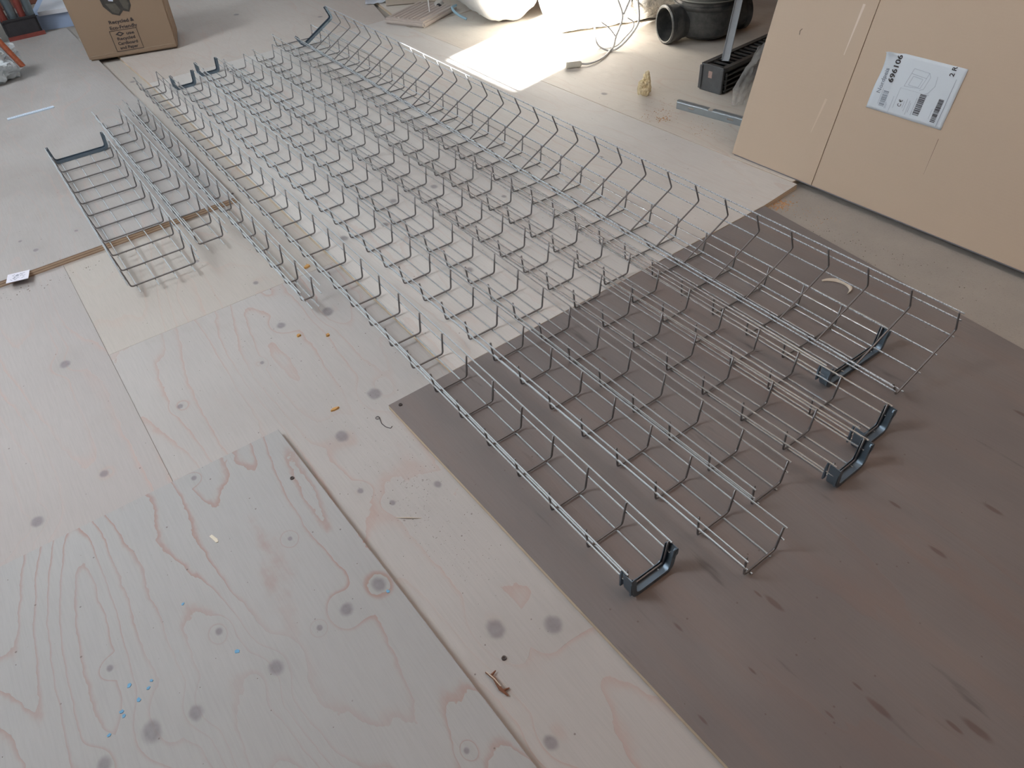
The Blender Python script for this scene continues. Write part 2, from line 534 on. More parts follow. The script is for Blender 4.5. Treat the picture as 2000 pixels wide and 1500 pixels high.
def tray(kind, x, y, z, th, wd, n, label, tilt=0., ends=(.006, .006), near=False, far=False, old=False, group='wire mesh cable trays lying side by side'):
    t = thing('cable_tray', label, 'cable tray', (x, y, z), (0, -tilt, th), group)
    me = cross_mesh(kind, wd)
    for j in range(n + 1):
        o = link('cross_wire', me, None, t)
        o.location = (0, j * .1, 0)
    s = SEC[kind]
    h, f = s['h'], s['f']
    R = RC + RL
    rl = [(b * wd / {'narrow': .0788, 'wide': .178, 'slim': .034}[kind], -R) for b in s['bot']]
    for zz in s['side']:
        rl += [(-f * zz / h - R, zz), (wd + f * zz / h + R, zz)]
    L = n * .1
    for (rx, rz) in rl:
        e0, e1 = ends[0] + random.uniform(-.002, .002), ends[1] + random.uniform(-.002, .002)
        bm = bmesh.new()
        # a slight hand-straightened waver in the long wires
        m = max(4, int(L / .25))
        pts = []
        ph = random.uniform(0, 6)
        for i in range(m + 1):
            q = -e0 + (L + e0 + e1) * i / m
            k = 0 if rz < 0 else .0009
            pts.append((rx + k * sin(q * 2.1 + ph), q, rz + k * cos(q * 1.7 + ph)))
        tube(bm, pts, RL, 6)
        fin('long_wire', bm, M['wire_old' if old else 'wire'], t)
    if near:
        bracket(t, kind, wd, 0, -1)
    if far:
        bracket(t, kind, wd, n, 1)
    return t

tray('narrow', -.1634, .0996, 0, -.0136, .0788, 30, 'long narrow wire tray leftmost of the long ones, steel bracket at its near end', near=True)
tray('narrow', 0, 0, 0, 0, .0788, 30, 'long narrow wire tray reaching nearest the camera, its near end bare', far=True)
tray('narrow', .1217, .085, 0, -.0038, .0788, 30, 'long narrow wire tray third from the left of the long ones, near end bare', far=True)
tray('narrow', .2696, .0312, 0, .010, .0788, 30, 'long narrow wire tray fourth from the left, bracket at its near end', near=True)
tray('narrow', .3795, .0557, 0, -.0018, .0775, 30, 'long narrow wire tray pressed against the wide ones, bracket at its near end', near=True)
tray('wide', .4815, .1996, 0, -.0184, .180, 30, 'wide wire tray lying flat underneath the tilted tray, bracket at near end', near=True)
tray('wide', .5517, .0799, .0090, -.0247, .180, 30, 'wide weathered wire tray lying tilted on top of another tray, bracket at far end', tilt=.496, far=True, old=True)
tray('wide', -.5655, 1.5715, .006, -.0044, .174, 10, 'short wide wire tray at far left with a steel bracket at its far end', ends=(.038, .006), far=True, group='short cut wire trays on the raised sheet')
tray('narrow', -.3522, 1.6605, .006, -.0004, .0715, 11, 'short narrow wire tray between the short wide one and the slim one', ends=(.045, .055), group='short cut wire trays on the raised sheet')
tray('slim', -.2398, 1.2010, .006, -.0062, .033, 16, 'slim wire tray with cut bare ends beside the step of the raised sheet', ends=(.045, .055), group='short cut wire trays on the raised sheet')

# ---------------------------------------------------------------- leaning cardboard panel with its printed label
LEAN = radians(13)
cp = thing('cardboard_pack', 'tall brown cardboard pack leaning back at the right, white shipping label on it', 'cardboard', (1.173, 0, -.006), (0, LEAN, 0))
TH = .035
# local: y along the floor, z up the slanted face, x = 0 is the face, depth towards +x
bm = bmesh.new()
box(bm, 0, TH, -1.35, 1.028, .002, 1.70)
bmesh.ops.bevel(bm, geom=bm.edges[:], offset=.003, segments=2, affect='EDGES')
fin('body', bm, card_mat('cardboard_seam_shade', (.28, .20, .14), (.26, .19, .13)), cp)  # board toned dark so the gap between the flaps shows as shade
bm = bmesh.new()
box(bm, -.0028, .0, -1.345, .7305, .004, 1.695)
bmesh.ops.bevel(bm, geom=bm.edges[:], offset=.0006, segments=1, affect='EDGES')
fin('flap', bm, M['card'], cp, smooth=False)
bm = bmesh.new()
box(bm, -.0028, .0, .7325, 1.027, .004, 1.695)
bmesh.ops.bevel(bm, geom=bm.edges[:], offset=.0006, segments=1, affect='EDGES')
fin('flap', bm, M['card'], cp, smooth=False)
bm = bmesh.new()
box(bm, .001, TH + .002, -1.34, 1.02, .0, .006)
o = fin('base_liner', bm, simple('grey_liner', (.22, .22, .25), .7), cp, smooth=False)
def dent_strip(y0, z0, y1, z1, wdt, mat, nm, x=-.0033):
    bm = bmesh.new()
    d = Vector((0, y1 - y0, z1 - z0)).normalized()
    q = Vector((0, -d.z, d.y)) * wdt
    P = [Vector((x, y0, z0)) - q * .3, Vector((x, y0, z0)) + q * .3, Vector((x, y1, z1)) + q, Vector((x, y1, z1)) - q]
    v = [bm.verts.new(p) for p in P] + [bm.verts.new(p + Vector((.0006, 0, 0))) for p in P]
    for f in ((0, 1, 2, 3), (7, 6, 5, 4), (0, 4, 5, 1), (1, 5, 6, 2), (2, 6, 7, 3), (3, 7, 4, 0)):
        bm.faces.new([v[i] for i in f])
    return fin(nm, bm, mat, cp, smooth=False)
M['tape'] = simple('pale_scuff', (.72, .62, .54), .5, var=.05)
dent_strip(.775, .350, .769, .474, .0035, M['tape'], 'scuff_mark', -.0029)
dent_strip(.790, .140, .780, .235, .0035, simple('faint_scuff', (.64, .52, .41), .7, var=.05), 'scuff_mark', -.0029)
dent_strip(.447, .135, .450, .225, .0007, simple('pencil_mark', (.22, .14, .11), .7), 'pen_mark', -.0029)
tk = bmesh.new()
tube(tk, [(-.0033, .922, .386), (-.0033, .927, .380), (-.0033, .925, .370)], .0007, 5)
fin('scratch', tk, M['ink'], cp)

# label
LY0, LY1, LZ0, LZ1 = .661, .454, .2455, .3885
lab = None
bm = bmesh.new()
NX, NY = 26, 18
grid = []
for j in range(NY + 1):
    for i in range(NX + 1):
        a, b = i / NX, j / NY
        yy = LY0 + (LY1 - LY0) * a
        zz = LZ0 + (LZ1 - LZ0) * b
        # torn wavy left edge and curled upper left corner
        if a < .15:
            yy += -.0035 * (1 - a / .15) * (.5 + .5 * cos((b - .68) * 9)) * (b > .3)
        xx = -.0040 - .0004 * sin(a * 11 + b * 5)
        c = max(0, (b - .80) / .20) * max(0, 1 - abs(a - .02) / .20)
        xx -= .013 * c * c
        zz -= .010 * max(0, (b - .9) / .1) * max(0, 1 - abs(a - .13) / .09) * .4
        zz += -.006 * (b > .999) * max(0, (.10 - a) / .10)
        grid.append(bm.verts.new((xx, yy, zz)))
for j in range(NY):
    for i in range(NX):
        q = j * (NX + 1) + i
        bm.faces.new((grid[q], grid[q + 1], grid[q + NX + 2], grid[q + NX + 1]))
lab = fin('shipping_label', bm, M['paper'], cp, recalc=False)
sm = lab.modifiers.new('thickness', 'SOLIDIFY')
sm.thickness = .0004
sm.offset = 1
lab['label'] = 'white printed paper label with a curled corner'

def text_mesh(name, body, size, mat, parent, origin, rx, ry, width=None, bold=0., depth=.0002):
    """flat lettering; rx = reading direction, ry = glyph up direction (parent's local axes)"""
    cu = bpy.data.curves.new(name, 'FONT')
    cu.body = body
    cu.size = size
    cu.offset = bold
    cu.extrude = depth
    cu.resolution_u = 3
    o = bpy.data.objects.new(name, cu)
    me = bpy.data.meshes.new_from_object(o)
    bpy.data.objects.remove(o)
    bpy.data.curves.remove(cu)
    rx = Vector(rx).normalized()
    ry = Vector(ry).normalized()
    rz = rx.cross(ry).normalized()
    k = 1.0
    if width and len(me.vertices):
        xs = [v.co.x for v in me.vertices]
        k = width / (max(xs) - min(xs))
    for v in me.vertices:
        v.co = Vector(origin) + rx * v.co.x * k + ry * v.co.y + rz * v.co.z
    me.name = name
    return link(name, me, mat, parent)

LX = -.0052
RX, RY = (0, 0, 1), (0, 1, 0)
def lt(nm, s, y, z, size, mat, width=None, bold=0.):
    text_mesh(nm, s, size, mat, lab, (LX, y, z), RX, RY, width, bold)
lt('maker_name', 'Nordpeis', .6390, .2860, .0150, M['inkb'], .060)
lt('article_number', '696106', .6180, .3170, .0185, M['ink'], .066, .0004)
lt('article_number', '2 R', .4790, .3650, .0155, M['ink'], .023, .0003)
lt('approval_mark', 'C \u20ac', .5735, .2690, .0130, M['ink'], .017)
def bar(bm, y0, y1, z0, z1):
    box(bm, LX - .0001, LX + .0002, min(y0, y1), max(y0, y1), z0, z1)
def barcode(y0, y1, z0, z1, n, seed, dark=True):
    rnd = random.Random(seed)
    bm = bmesh.new()
    z = z0
    st = (z1 - z0) / n
    while z < z1:
        a = st * rnd.choice((.35, .5, .9, 1.2))
        bar(bm, y0, y1, z, min(z + a, z1))
        z += a + st * rnd.choice((.35, .5, .8))
    fin('barcode', bm, M['ink'] if dark else M['inkb'], lab, smooth=False)
barcode(.6305, .6165, .2590, .2970, 22, 3, False)
barcode(.5370, .5210, .2610, .3110, 26, 4)
barcode(.4885, .4760, .2570, .3120, 28, 5)
bm = bmesh.new()
for (y0, y1, z0, z1) in ((.6345, .6338, .262, .300), (.6135, .6127, .256, .272), (.6105, .6098, .256, .268), (.470, .4686, .250, .362),
                         (.563, .5624, .262, .292), (.5555, .5548, .255, .290), (.5515, .5508, .262, .285), (.5415, .5406, .258, .300),
                         (.592, .5916, .262, .312), (.592, .515, .3120, .3124), (.600, .5996, .250, .290), (.5685, .568, .268, .285), (.4945, .494, .262, .285)):
    bar(bm, y0, y1, z0, z1)
fin('small_print', bm, M['inkl'], lab, smooth=False)
# the stove outline drawing: two boxes in oblique view
bm = bmesh.new()
def ln(a, b, r=.00035):
    tube(bm, [(LX, *a), (LX, *b)], r, 4)
q = [(.585, .318), (.577, .362), (.536, .360), (.544, .322)]
for i in range(4):
    ln(q[i], q[(i + 1) % 4])
ln((.579, .350), (.538, .347)); ln((.576, .323), (.572, .345)); ln((.572, .345), (.546, .343)); ln((.546, .343), (.550, .323)); ln((.576, .323), (.550, .323))
ln((.536, .360), (.530, .352)); ln((.530, .352), (.535, .322)); ln((.535, .322), (.544, .318))
ln((.514, .357), (.511, .335)); ln((.511, .335), (.520, .318)); ln((.520, .318), (.528, .312))
fin('outline_drawing', bm, M['inkl'], lab, smooth=False)

# ---------------------------------------------------------------- cardboard box far left
A0 = fl(-.2, 3.655); B0 = fl(.190, 3.540)
ang = math.atan2(B0[1] - A0[1], B0[0] - A0[0])
cb = thing('cardboard_box', 'brown cardboard box printed with recycling text, at the far left', 'box', (A0[0], A0[1], 0.0), (0, 0, ang))
WB, DB, HB = .398, .30, .36
bm = bmesh.new()
v = box(bm, 0, WB, 0, DB, .001, HB)
for q in v:
    if q.co.z > .1:
        q.co.x += .012 if q.co.x > .2 else -.004
# chamfered lower front edge
bmesh.ops.bevel(bm, geom=[e for e in bm.edges], offset=.006, segments=2, affect='EDGES')
fin('body', bm, M['cardbox'], cb)
bm = bmesh.new()
box(bm, .012, WB - .012, -.0015, .001, .020, .0208)
fin('fold_crease', bm, simple('worn_crease', (.46, .38, .29), .7), cb, smooth=False)
bm = bmesh.new()
for i in range(2):
    box(bm, .004 + i * WB / 2, WB / 2 - .004 + i * WB / 2, 0.004, DB - .004, HB, HB + .003)
fin('flap', bm, M['cardbox'], cb, smooth=False)
def bt(s, x, z, size, width, bold=.0003):
    text_mesh('lettering', s, size, M['ink'], cb, (x, -.0012, z), (1, 0, 0), (0, 0, 1), width, bold)
bt('Recycled &', .142, .141, .0215, .108)
bt('Eco-Friendly', .137, .117, .0205, .118)
bt('use', .197, .0895, .0185, .034)
bt('Recycled', .150, .0700, .0180, .078)
bt('Cardboard', .146, .0500, .0180, .086)
bt('and Paper', .148, .0310, .0180, .080)
bm = bmesh.new()
for (x0, x1, z0, z1) in ((.130, .248, .1110, .1126), (.130, .248, .0230, .0246), (.1294, .1310, .0230, .1126), (.2470, .2486, .0230, .1126)):
    box(bm, x0, x1, -.0014, .001, z0, z1)
fin('print_border', bm, M['ink'], cb, smooth=False)
bm = bmesh.new()
cx, cz = .170, .096
XZ = Matrix(((1, 0, 0, 0), (0, 0, 1, 0), (0, 1, 0, 0), (0, 0, 0, 1)))
for ring in ([(cx - .019, cz), (cx, cz - .010), (cx + .019, cz), (cx, cz + .010)],):
    n = len(ring)
    for i in range(n):
        a, b = Vector(ring[i]), Vector(ring[(i + 1) % n])
        c0 = Vector((cx, cz))
        ai, bi = c0 + (a - c0) * .55, c0 + (b - c0) * .55
        prism(bm, [tuple(a), tuple(b), tuple(bi), tuple(ai)], -.0014, .001, XZ)
fin('print_emblem', bm, M['ink'], cb, smooth=False)
# dark printed picture of folded strips above the lettering
M['print_dark'] = simple('dark_olive_print', (.045, .04, .036), .6, var=.6, scale=50)
M['print_mid'] = simple('grey_green_print', (.085, .08, .065), .6, var=.4, scale=60)
M['print_pale'] = simple('pale_print', (.55, .58, .72), .6, var=.3, scale=80)
M['print_yellow'] = simple('yellow_print', (.60, .55, .12), .6, var=.3, scale=80)
for pts, mt, d in (([(.143, .262), (.147, .215), (.172, .180), (.200, .170), (.222, .188), (.245, .180), (.262, .205), (.268, .262)], 'print_dark', .0014),
                   ([(.160, .225), (.176, .188), (.199, .178), (.212, .192), (.200, .222)], 'print_mid', .0017),
                   ([(.222, .232), (.228, .198), (.244, .188), (.256, .212), (.250, .245)], 'print_mid', .0018),
                   ([(.172, .262), (.178, .234), (.196, .230), (.205, .262)], 'print_pale', .0020),
                   ([(.200, .262), (.199, .236), (.214, .235), (.221, .245), (.214, .262)], 'print_yellow', .0021)):
    bm = bmesh.new()
    prism(bm, pts, -d, .001, XZ)
    fin('printed_picture', bm, M[mt], cb, smooth=False)

# ---------------------------------------------------------------- far left: plastic bag, bucket, tubes, plasterboard
M['film'] = None
def film_mat(name, col, rough=.25, alpha=.55):
    t = NT(name)
    f = t.noise(t.mapv((22, 22, 22)), 1.0, 4, .6)
    c = t.mix(f, tuple(x * .85 for x in col), col)
    t.set(col=c, rough=rough, alpha=t.ramp(f, .3, .7, alpha * .8, min(1, alpha * 1.25)))
    t.bump(f, .006, .6)
    return t.m
M['bag'] = film_mat('milky_plastic_film', (.62, .68, .72), .3, .97)
M['clearfilm'] = film_mat('clear_crumpled_film', (.92, .92, .90), .2, .40)

def blob(name, ctr, rad, mat, parent=None, seed=0., amp=.25, freq=6., sub=4, flat=0.0, rot=0., crease=0.):
    bm = bmesh.new()
    bmesh.ops.create_icosphere(bm, subdivisions=sub, radius=1.0)
    Rm = Matrix.Rotation(rot, 3, 'Z')
    for v in bm.verts:
        n = v.co.normalized()
        k = 1 + amp * noise.noise(n * freq * .35 + Vector((seed, 0, 0))) + crease * abs(noise.noise(n * freq + Vector((0, seed, 3)))) + crease * .4 * noise.noise(n * freq * 3 + Vector((seed, seed, 0)))
        v.co = Rm @ Vector((n.x * rad[0] * k, n.y * rad[1] * k, n.z * rad[2] * k))
        v.co += Vector(ctr)
        if v.co.z < flat:
            v.co.z = flat + (v.co.z - flat) * .02
    return fin(name, bm, mat, parent)

x, y = fl(-.62, 3.72, 0)
sk = thing('plastic_sack', 'crumpled milky plastic sack with an orange printed band, far left edge', 'bag', (x, y, 0))
blob('body', (0, 0, .075), (.155, .11, .10), M['bag'], sk, 3.3, .3, 7, 5, .001, .2, -.18)
bm = bmesh.new()
prev = None
for i in range(15):
    t_ = i / 14
    p = Vector((.085 + .055 * t_, -.045 - .015 * t_, .215 - .165 * t_ ** .9))
    q = p + Vector((.024, -.002, .004))
    rows = [bm.verts.new(p), bm.verts.new(p + Vector((.010, -.010, .002))), bm.verts.new(q)]
    if prev:
        for k in range(2):
            bm.faces.new((prev[k], prev[k + 1], rows[k + 1], rows[k]))
    prev = rows
o = fin('printed_band', bm, simple('orange_brown_print', (.42, .12, .06), .5, var=.6, scale=90), sk)
o.modifiers.new('t', 'SOLIDIFY').thickness = .002
o['label'] = 'orange printed band'
blob('gathered_neck', (.055, -.01, .165), (.062, .05, .085), M['bag'], sk, 8.1, .35, 9, 4, .02, .4, -.2)

x, y = fl(-.575, 4.44, 0)
bm = bmesh.new()
prof = [(.0, .0), (.098, .0), (.100, .004), (.108, .25), (.112, .255), (.112, .262), (.106, .262), (.106, .256), (.097, .01), (0, .008)]
def lathe(bm, prof, n=28, mtx=None):
    rings = []
    for r, z in prof:
        if r < 1e-6:
            rings.append([bm.verts.new((0, 0, z))])
        else:
            rings.append([bm.verts.new((r * cos(2 * pi * k / n), r * sin(2 * pi * k / n), z)) for k in range(n)])
    for a, b in zip(rings, rings[1:]):
        for k in range(n):
            k2 = (k + 1) % n
            if len(a) == 1 and len(b) > 1:
                bm.faces.new((a[0], b[k2], b[k]))
            elif len(b) == 1 and len(a) > 1:
                bm.faces.new((a[k], a[k2], b[0]))
            elif len(a) > 1:
                bm.faces.new((a[k], a[k2], b[k2], b[k]))
    if mtx is not None:
        for r in rings:
            for v in r:
                v.co = mtx @ v.co
lathe(bm, prof)
bk = fin('bucket', bm, simple('pale_blue_plastic', (.42, .52, .62), .4, var=.05))
bk.location = (x, y, -.0)
tag(bk, 'pale blue plastic bucket at the top left corner', 'bucket')
hb = bmesh.new()
tube(hb, [(.113 * cos(a), .02 + .113 * sin(a), .235 + .03 * sin(a)) for a in [pi * .05 + i * pi * .9 / 16 for i in range(17)]], .002, 6)
fin('handle', hb, M['bracket'], bk)

# tool bag with tubes
x, y = fl(-.350, 4.415, 0)
tb = thing('tool_tote', 'black and red tool tote holding upright tubes, beside the blue bucket', 'tool bag', (x, y, 0))
M['black_fab'] = simple('black_fabric', (.03, .028, .032), .8, var=.4, scale=30, bump=.004)
M['red'] = simple('dull_red_plastic', (.22, .05, .04), .5, var=.4)
bm = bmesh.new()
prism(bm, [(-.085, -.05), (.075, -.05), (.080, .0), (.08, .09), (-.085, .09)], .0, .09)
box(bm, -.088, .083, -.054, -.044, .082, .094)
bmesh.ops.bevel(bm, geom=bm.edges[:], offset=.008, segments=2, affect='EDGES')
fin('body', bm, M['black_fab'], tb)
bm = bmesh.new()
box(bm, -.09, .084, -.058, -.049, .0, .018)
fin('base_trim', bm, M['red'], tb, smooth=False)
for i, (dx, mt, r) in enumerate(((-.065, 'red', .018), (-.022, 'steel', .022), (.020, 'red', .016), (.058, 'steel', .020))):
    if 'steel' not in M:
        M['steel'] = simple('dull_blue_steel', (.20, .25, .28), .35, .7, var=.2)
    bm = bmesh.new()
    lathe(bm, [(0, 0), (r, 0), (r, .28), (r * .75, .285), (r * .75, .24), (0, .24)], 14)
    o = fin('tube', bm, M[mt], tb)
    o.location = (dx, -.005, .085 if i % 2 else .06)
    o.rotation_euler = (.05, .04 * (i - 1.5), 0)
x, y = fl(-.215, 4.52, 0)
pb = thing('plasterboard_offcuts', 'two stacked white board offcuts behind the cardboard box', 'board', (x, y, -.022), (0, 0, -.28))
M['gypsum'] = simple('pale_plasterboard', (.60, .62, .68), .7, var=.05)
M['bluefoam'] = simple('pale_blue_foam_board', (.33, .42, .60), .7, var=.06)
bm = bmesh.new()
box(bm, -.08, .30, 0, .40, .0, .075)
o = fin('board', bm, M['bluefoam'], pb, smooth=False)
bm = bmesh.new()
box(bm, -.03, .34, -.02, .38, .075, .095)
o = fin('board', bm, M['gypsum'], pb, smooth=False)
x, y = fl(-.1, 5.2, 0)
bm = bmesh.new()
box(bm, -.9, 1.0, 0, .06, -.022, .10)
bmesh.ops.bevel(bm, geom=bm.edges[:], offset=.004, segments=1, affect='EDGES')
o = fin('timber_beam', bm, simple('red_brown_beam', (.20, .08, .06), .75, var=.35, scale=12), smooth=False)
o.location = (x, y, 0)
tag(o, 'dark red-brown timber beam lying across the far left floor', 'timber')

# ---------------------------------------------------------------- back: wrapped bundles, cables, drainage parts
M['foil'] = None
t = NT('crinkled_foil_film')
f1 = t.noise(t.mapv((9, 9, 9)), 1.0, 5, .65, .6)
f2 = t.noise(t.mapv((40, 40, 40)), 1.0, 3, .6)
t.set(col=t.mix(f1, (.62, .58, .50), (.78, .76, .72)), rough=t.ramp(f2, .3, .7, .18, .42), metal=.35)
t.bump(t.math('ADD', f1, t.math('MULTIPLY', f2, .3)), .02, .8)
M['foil'] = t.m
M['wrap'] = simple('white_plastic_wrap', (.78, .78, .76), .35, var=.06, scale=12, bump=.01)

def bundle(name, a, b, r, mat, label, cat, seed, parts=None):
    a, b = Vector(a), Vector(b)
    L = (b - a).length
    d = (b - a).normalized()
    bm = bmesh.new()
    n, m = 56, 46
    rings = []
    up = Vector((0, 0, 1))
    sd = d.cross(up).normalized()
    for i in range(m + 1):
        t_ = i / m
        p = a + d * L * t_
        e = min(t_, 1 - t_) / .10
        k = sqrt(max(.0, 1 - (1 - min(1, e)) ** 2)) * .96 + .04
        rr = []
        for j in range(n):
            an = 2 * pi * j / n
            q = (sd * cos(an) + up * sin(an))
            s_ = p * 5 + q * 1.4 + Vector((seed, seed, 0))
            cr = abs(noise.noise(s_)) * .16 + abs(noise.noise(s_ * 2.6)) * .07
            c = p + q * r * k * (1.04 - cr)
            if c.z < -.006:
                c.z = -.006
            rr.append(bm.verts.new(c))
        rings.append(rr)
    for i in range(m):
        for j in range(n):
            bm.faces.new((rings[i][j], rings[i][(j + 1) % n], rings[i + 1][(j + 1) % n], rings[i + 1][j]))
    bm.faces.new(rings[0][::-1])
    bm.faces.new(rings[-1])
    o = fin(name, bm, mat)
    return tag(o, label, cat)
bundle('insulation_roll', (1.52, 2.43, .19), (2.20, 2.20, .19), .20, M['foil'], 'foil-wrapped insulation roll on the floor behind the cables and pipe', 'insulation roll', 1.1)
bundle('wrapped_bundle', (1.50, 2.62, .17), (1.63, 3.25, .17), .18, M['wrap'], 'white plastic-wrapped bundle behind the sun patch', 'bundle', 6.2)

M['cable'] = simple('white_cable', (.62, .62, .62), .4, var=.04)
ca = thing('cable_coil', 'loose loops of white electrical cable standing before the foil roll', 'cable', (1.55, 2.02, -.006))
OFF = Vector((1.55, 2.02, -.006))
loops = [
    [[1.66, 2.15, .34], [1.56, 2.09, .36], [1.523, 2.036, .273], [1.507, 2.046, .2], [1.499, 2.051, .124], [1.498, 2.051, .064], [1.514, 2.042, .022], [1.553, 2.019, -.001], [1.591, 1.997, .010], [1.636, 1.971, .059], [1.658, 1.958, .107], [1.65, 1.963, .186], [1.634, 1.972, .28], [1.60, 2.02, .36], [1.54, 2.10, .40]],
    [[1.50, 2.10, .34], [1.554, 2.018, .252], [1.578, 2.004, .193], [1.597, 1.993, .133], [1.588, 1.999, .085], [1.576, 2.006, .052], [1.570, 2.013, .012], [1.546, 2.012, 0], [1.50, 1.985, 0], [1.446, 1.965, 0], [1.385, 1.96, .001], [1.358, 1.978, .004]],
    [[1.68, 1.99, .30], [1.645, 1.965, .243], [1.621, 1.98, .189], [1.601, 1.991, .137]],
    [[1.499, 2.051, .14], [1.521, 2.038, .115], [1.55, 2.021, .089], [1.576, 2.006, .052]],
    [[1.615, 1.983, .122], [1.638, 1.97, .103], [1.637, 1.97, .079], [1.612, 1.985, .048], [1.58, 2.01, .012], [1.545, 2.06, 0], [1.50, 2.10, 0], [1.43, 2.13, .002]],
]
for i, L in enumerate(loops):
    bm = bmesh.new()
    tube(bm, [p - OFF for p in catmull(L, 6)], .0042 if i < 3 else .003, 8)
    fin('cable', bm, M['cable'], ca)
bm = bmesh.new()
rot = Matrix.Translation(Vector((1.328, 1.992, 0)) - OFF) @ Matrix.Rotation(radians(152), 4, 'Z')
box(bm, -.032, .032, -.016, .016, -.004, .020, rot)
bmesh.ops.bevel(bm, geom=bm.edges[:], offset=.003, segments=2, affect='EDGES')
o = fin('junction_box', bm, simple('cream_plastic', (.70, .68, .60), .4, var=.03), ca)
o['label'] = 'cream plastic connector at the cable end'

# underground drainage tee
tee = thing('drain_inspection_tee', 'black plastic drainage tee with a wide upright shaft, far right', 'pipe fitting', (1.972, 1.872, -.006))
M['blackpl'] = NT('dusty_black_plastic')
t = M['blackpl']
f1 = t.noise(t.mapv((14, 14, 14)), 1.0, 5, .7)
t.set(col=t.mix(t.ramp(f1, .35, .7), (.030, .032, .034), (.10, .10, .095)), rough=t.ramp(f1, .3, .7, .28, .55))
M['blackpl'] = t.m
adir = Vector((.96, -.27, 0)).normalized()
rotm = adir.to_track_quat('Z', 'Y').to_matrix().to_4x4()
RT = .072
def put(prof, a, nm, mat=M['blackpl'], n=36):
    bm = bmesh.new()
    lathe(bm, prof, n, Matrix.Translation(adir * a + Vector((0, 0, RT + .004))) @ rotm)
    return fin(nm, bm, mat, tee)
put([(.060, -.10), (.060, .10)], 0, 'run_pipe')
put([(.061, .0), (.063, -.03), (.069, -.045), (.071, -.052), (.071, -.085), (.076, -.090), (.076, -.104), (.070, -.108), (.065, -.106), (.063, -.02), (.050, -.015), (.050, .10)], -.095, 'socket')
put([(.061, .0), (.063, .02), (.068, .03), (.068, .075), (.075, .078), (.075, .095), (.071, .098), (.066, .096), (.055, .02)], .092, 'socket')
bm = bmesh.new()
lathe(bm, [(0, .012), (.095, .012), (.122, .03), (.130, .06), (.131, .128), (.135, .132), (.140, .140), (.140, .148), (.136, .150), (.136, .160), (.143, .166), (.143, .186), (.138, .190), (.142, .194), (.142, .226), (.134, .230), (.128, .224), (.124, .07), (0, .05)], 48)
fin('shaft', bm, M['blackpl'], tee)
bm = bmesh.new()
lathe(bm, [(.140, .168), (.1445, .168), (.1445, .172), (.140, .172)], 48)
fin('seal_ring', bm, simple('grey_dust_ring', (.20, .20, .18), .6), tee)

# slotted drainage channel: end cap facing left
ch = thing('drain_channel', 'black ribbed drainage channel lying before the drainage tee', 'drain channel', (1.520, 1.372, -.006), (0, 0, .08))
W_, H_, L_ = .104, .094, .85
bm = bmesh.new()
box(bm, .006, L_, .010, .016, .004, H_ - .010)
box(bm, .006, L_, W_ - .016, W_ - .010, .004, H_ - .010)
box(bm, .006, L_, .010, W_ - .010, .002, .006)
box(bm, .0, L_, .0, .018, H_ - .014, H_)
box(bm, .0, L_, W_ - .018, W_, H_ - .014, H_)
fin('body', bm, M['blackpl'], ch, smooth=False)
bm = bmesh.new()
box(bm, -.006, .006, .004, W_ - .004, .0, H_)
box(bm, -.012, -.006, .0, .012, .006, H_ - .004)
box(bm, -.012, -.006, W_ - .012, W_, .006, H_ - .004)
bmesh.ops.bevel(bm, geom=bm.edges[:], offset=.0018, segments=1, affect='EDGES')
fin('end_cap', bm, simple('grey_black_plastic', (.10, .105, .11), .45, var=.3), ch, smooth=False)
bm = bmesh.new()
box(bm, -.0068, -.0060, .050, .066, .050, .074)
fin('sticker', bm, simple('faded_sticker', (.45, .32, .28), .6, var=.4, scale=200), ch, smooth=False)
rib = None
for k in range(4):
    bm = bmesh.new() if rib is None else None
    if rib is None:
        box(bm, .004, L_ - .01, -.004, .011, -.0022, .0022)
        rib = fin('rib', bm, M['blackpl'], ch, smooth=False)
        rib.location = (0, 0, .012)
    else:
        o = link('rib', rib.data, None, ch)
        o.location = (0, 0, .012 + k * .018)
bmf = bmesh.new()
box(bmf, -.003, .003, -.003, .012, .0, .070)
fr = fin('upright_rib', bmf, M['blackpl'], ch, smooth=False)
fr.location = (.012, 0, .005)
for k in range(1, 6):
    o = link('upright_rib', fr.data, None, ch)
    o.location = (.012 + k * .15, 0, .005)
gs = None
for k in range(26):
    if gs is None:
        bm = bmesh.new()
        box(bm, -.005, .005, .016, W_ - .016, -.004, .0)
        gs = fin('grate_bar', bm, M['blackpl'], ch, smooth=False)
        gs.location = (.02, 0, H_ - .004)
    else:
        o = link('grate_bar', gs.data, None, ch)
        o.location = (.02 + k * .031, 0, H_ - .004)

# leaning galvanised strip
a = Vector((1.578, 1.424, .088)); b = Vector((1.735, 1.523, .250))
d = (b - a)
b2 = a + d * 1.6
bm = bmesh.new()
qz = d.to_track_quat('Z', 'Y').to_matrix().to_4x4()
Lr = d.length * 2.6
mt = Matrix.Translation(a) @ qz
for (u0, u1, v0, v1) in ((-.014, .014, -.001, .001), (-.014, -.012, -.001, .010), (.012, .014, -.001, .010)):
    box(bm, u0, u1, v0, v1, 0, Lr, mt)
o = fin('steel_strip', bm, simple('bright_zinc', (.42, .44, .46), .4, .7, var=.15), smooth=False)
tag(o, 'long thin galvanised steel strip resting on the drainage channel', 'metal strip')

# slotted metal profile on the floor
p0 = fl(1.303, 1.393); p1 = fl(1.345, 1.135)
ang = math.atan2(p1[1] - p0[1], p1[0] - p0[0])
pr = thing('metal_profile', 'short blue-grey slotted metal profile on the floor beside the cardboard', 'metal profile', (p0[0], p0[1], -.006), (0, 0, ang))
Lp = hypot(p1[0] - p0[0], p1[1] - p0[1]) + .06
M['profile'] = simple('blue_grey_zinc', (.36, .41, .44), .35, .6, var=.12)
bm = bmesh.new()
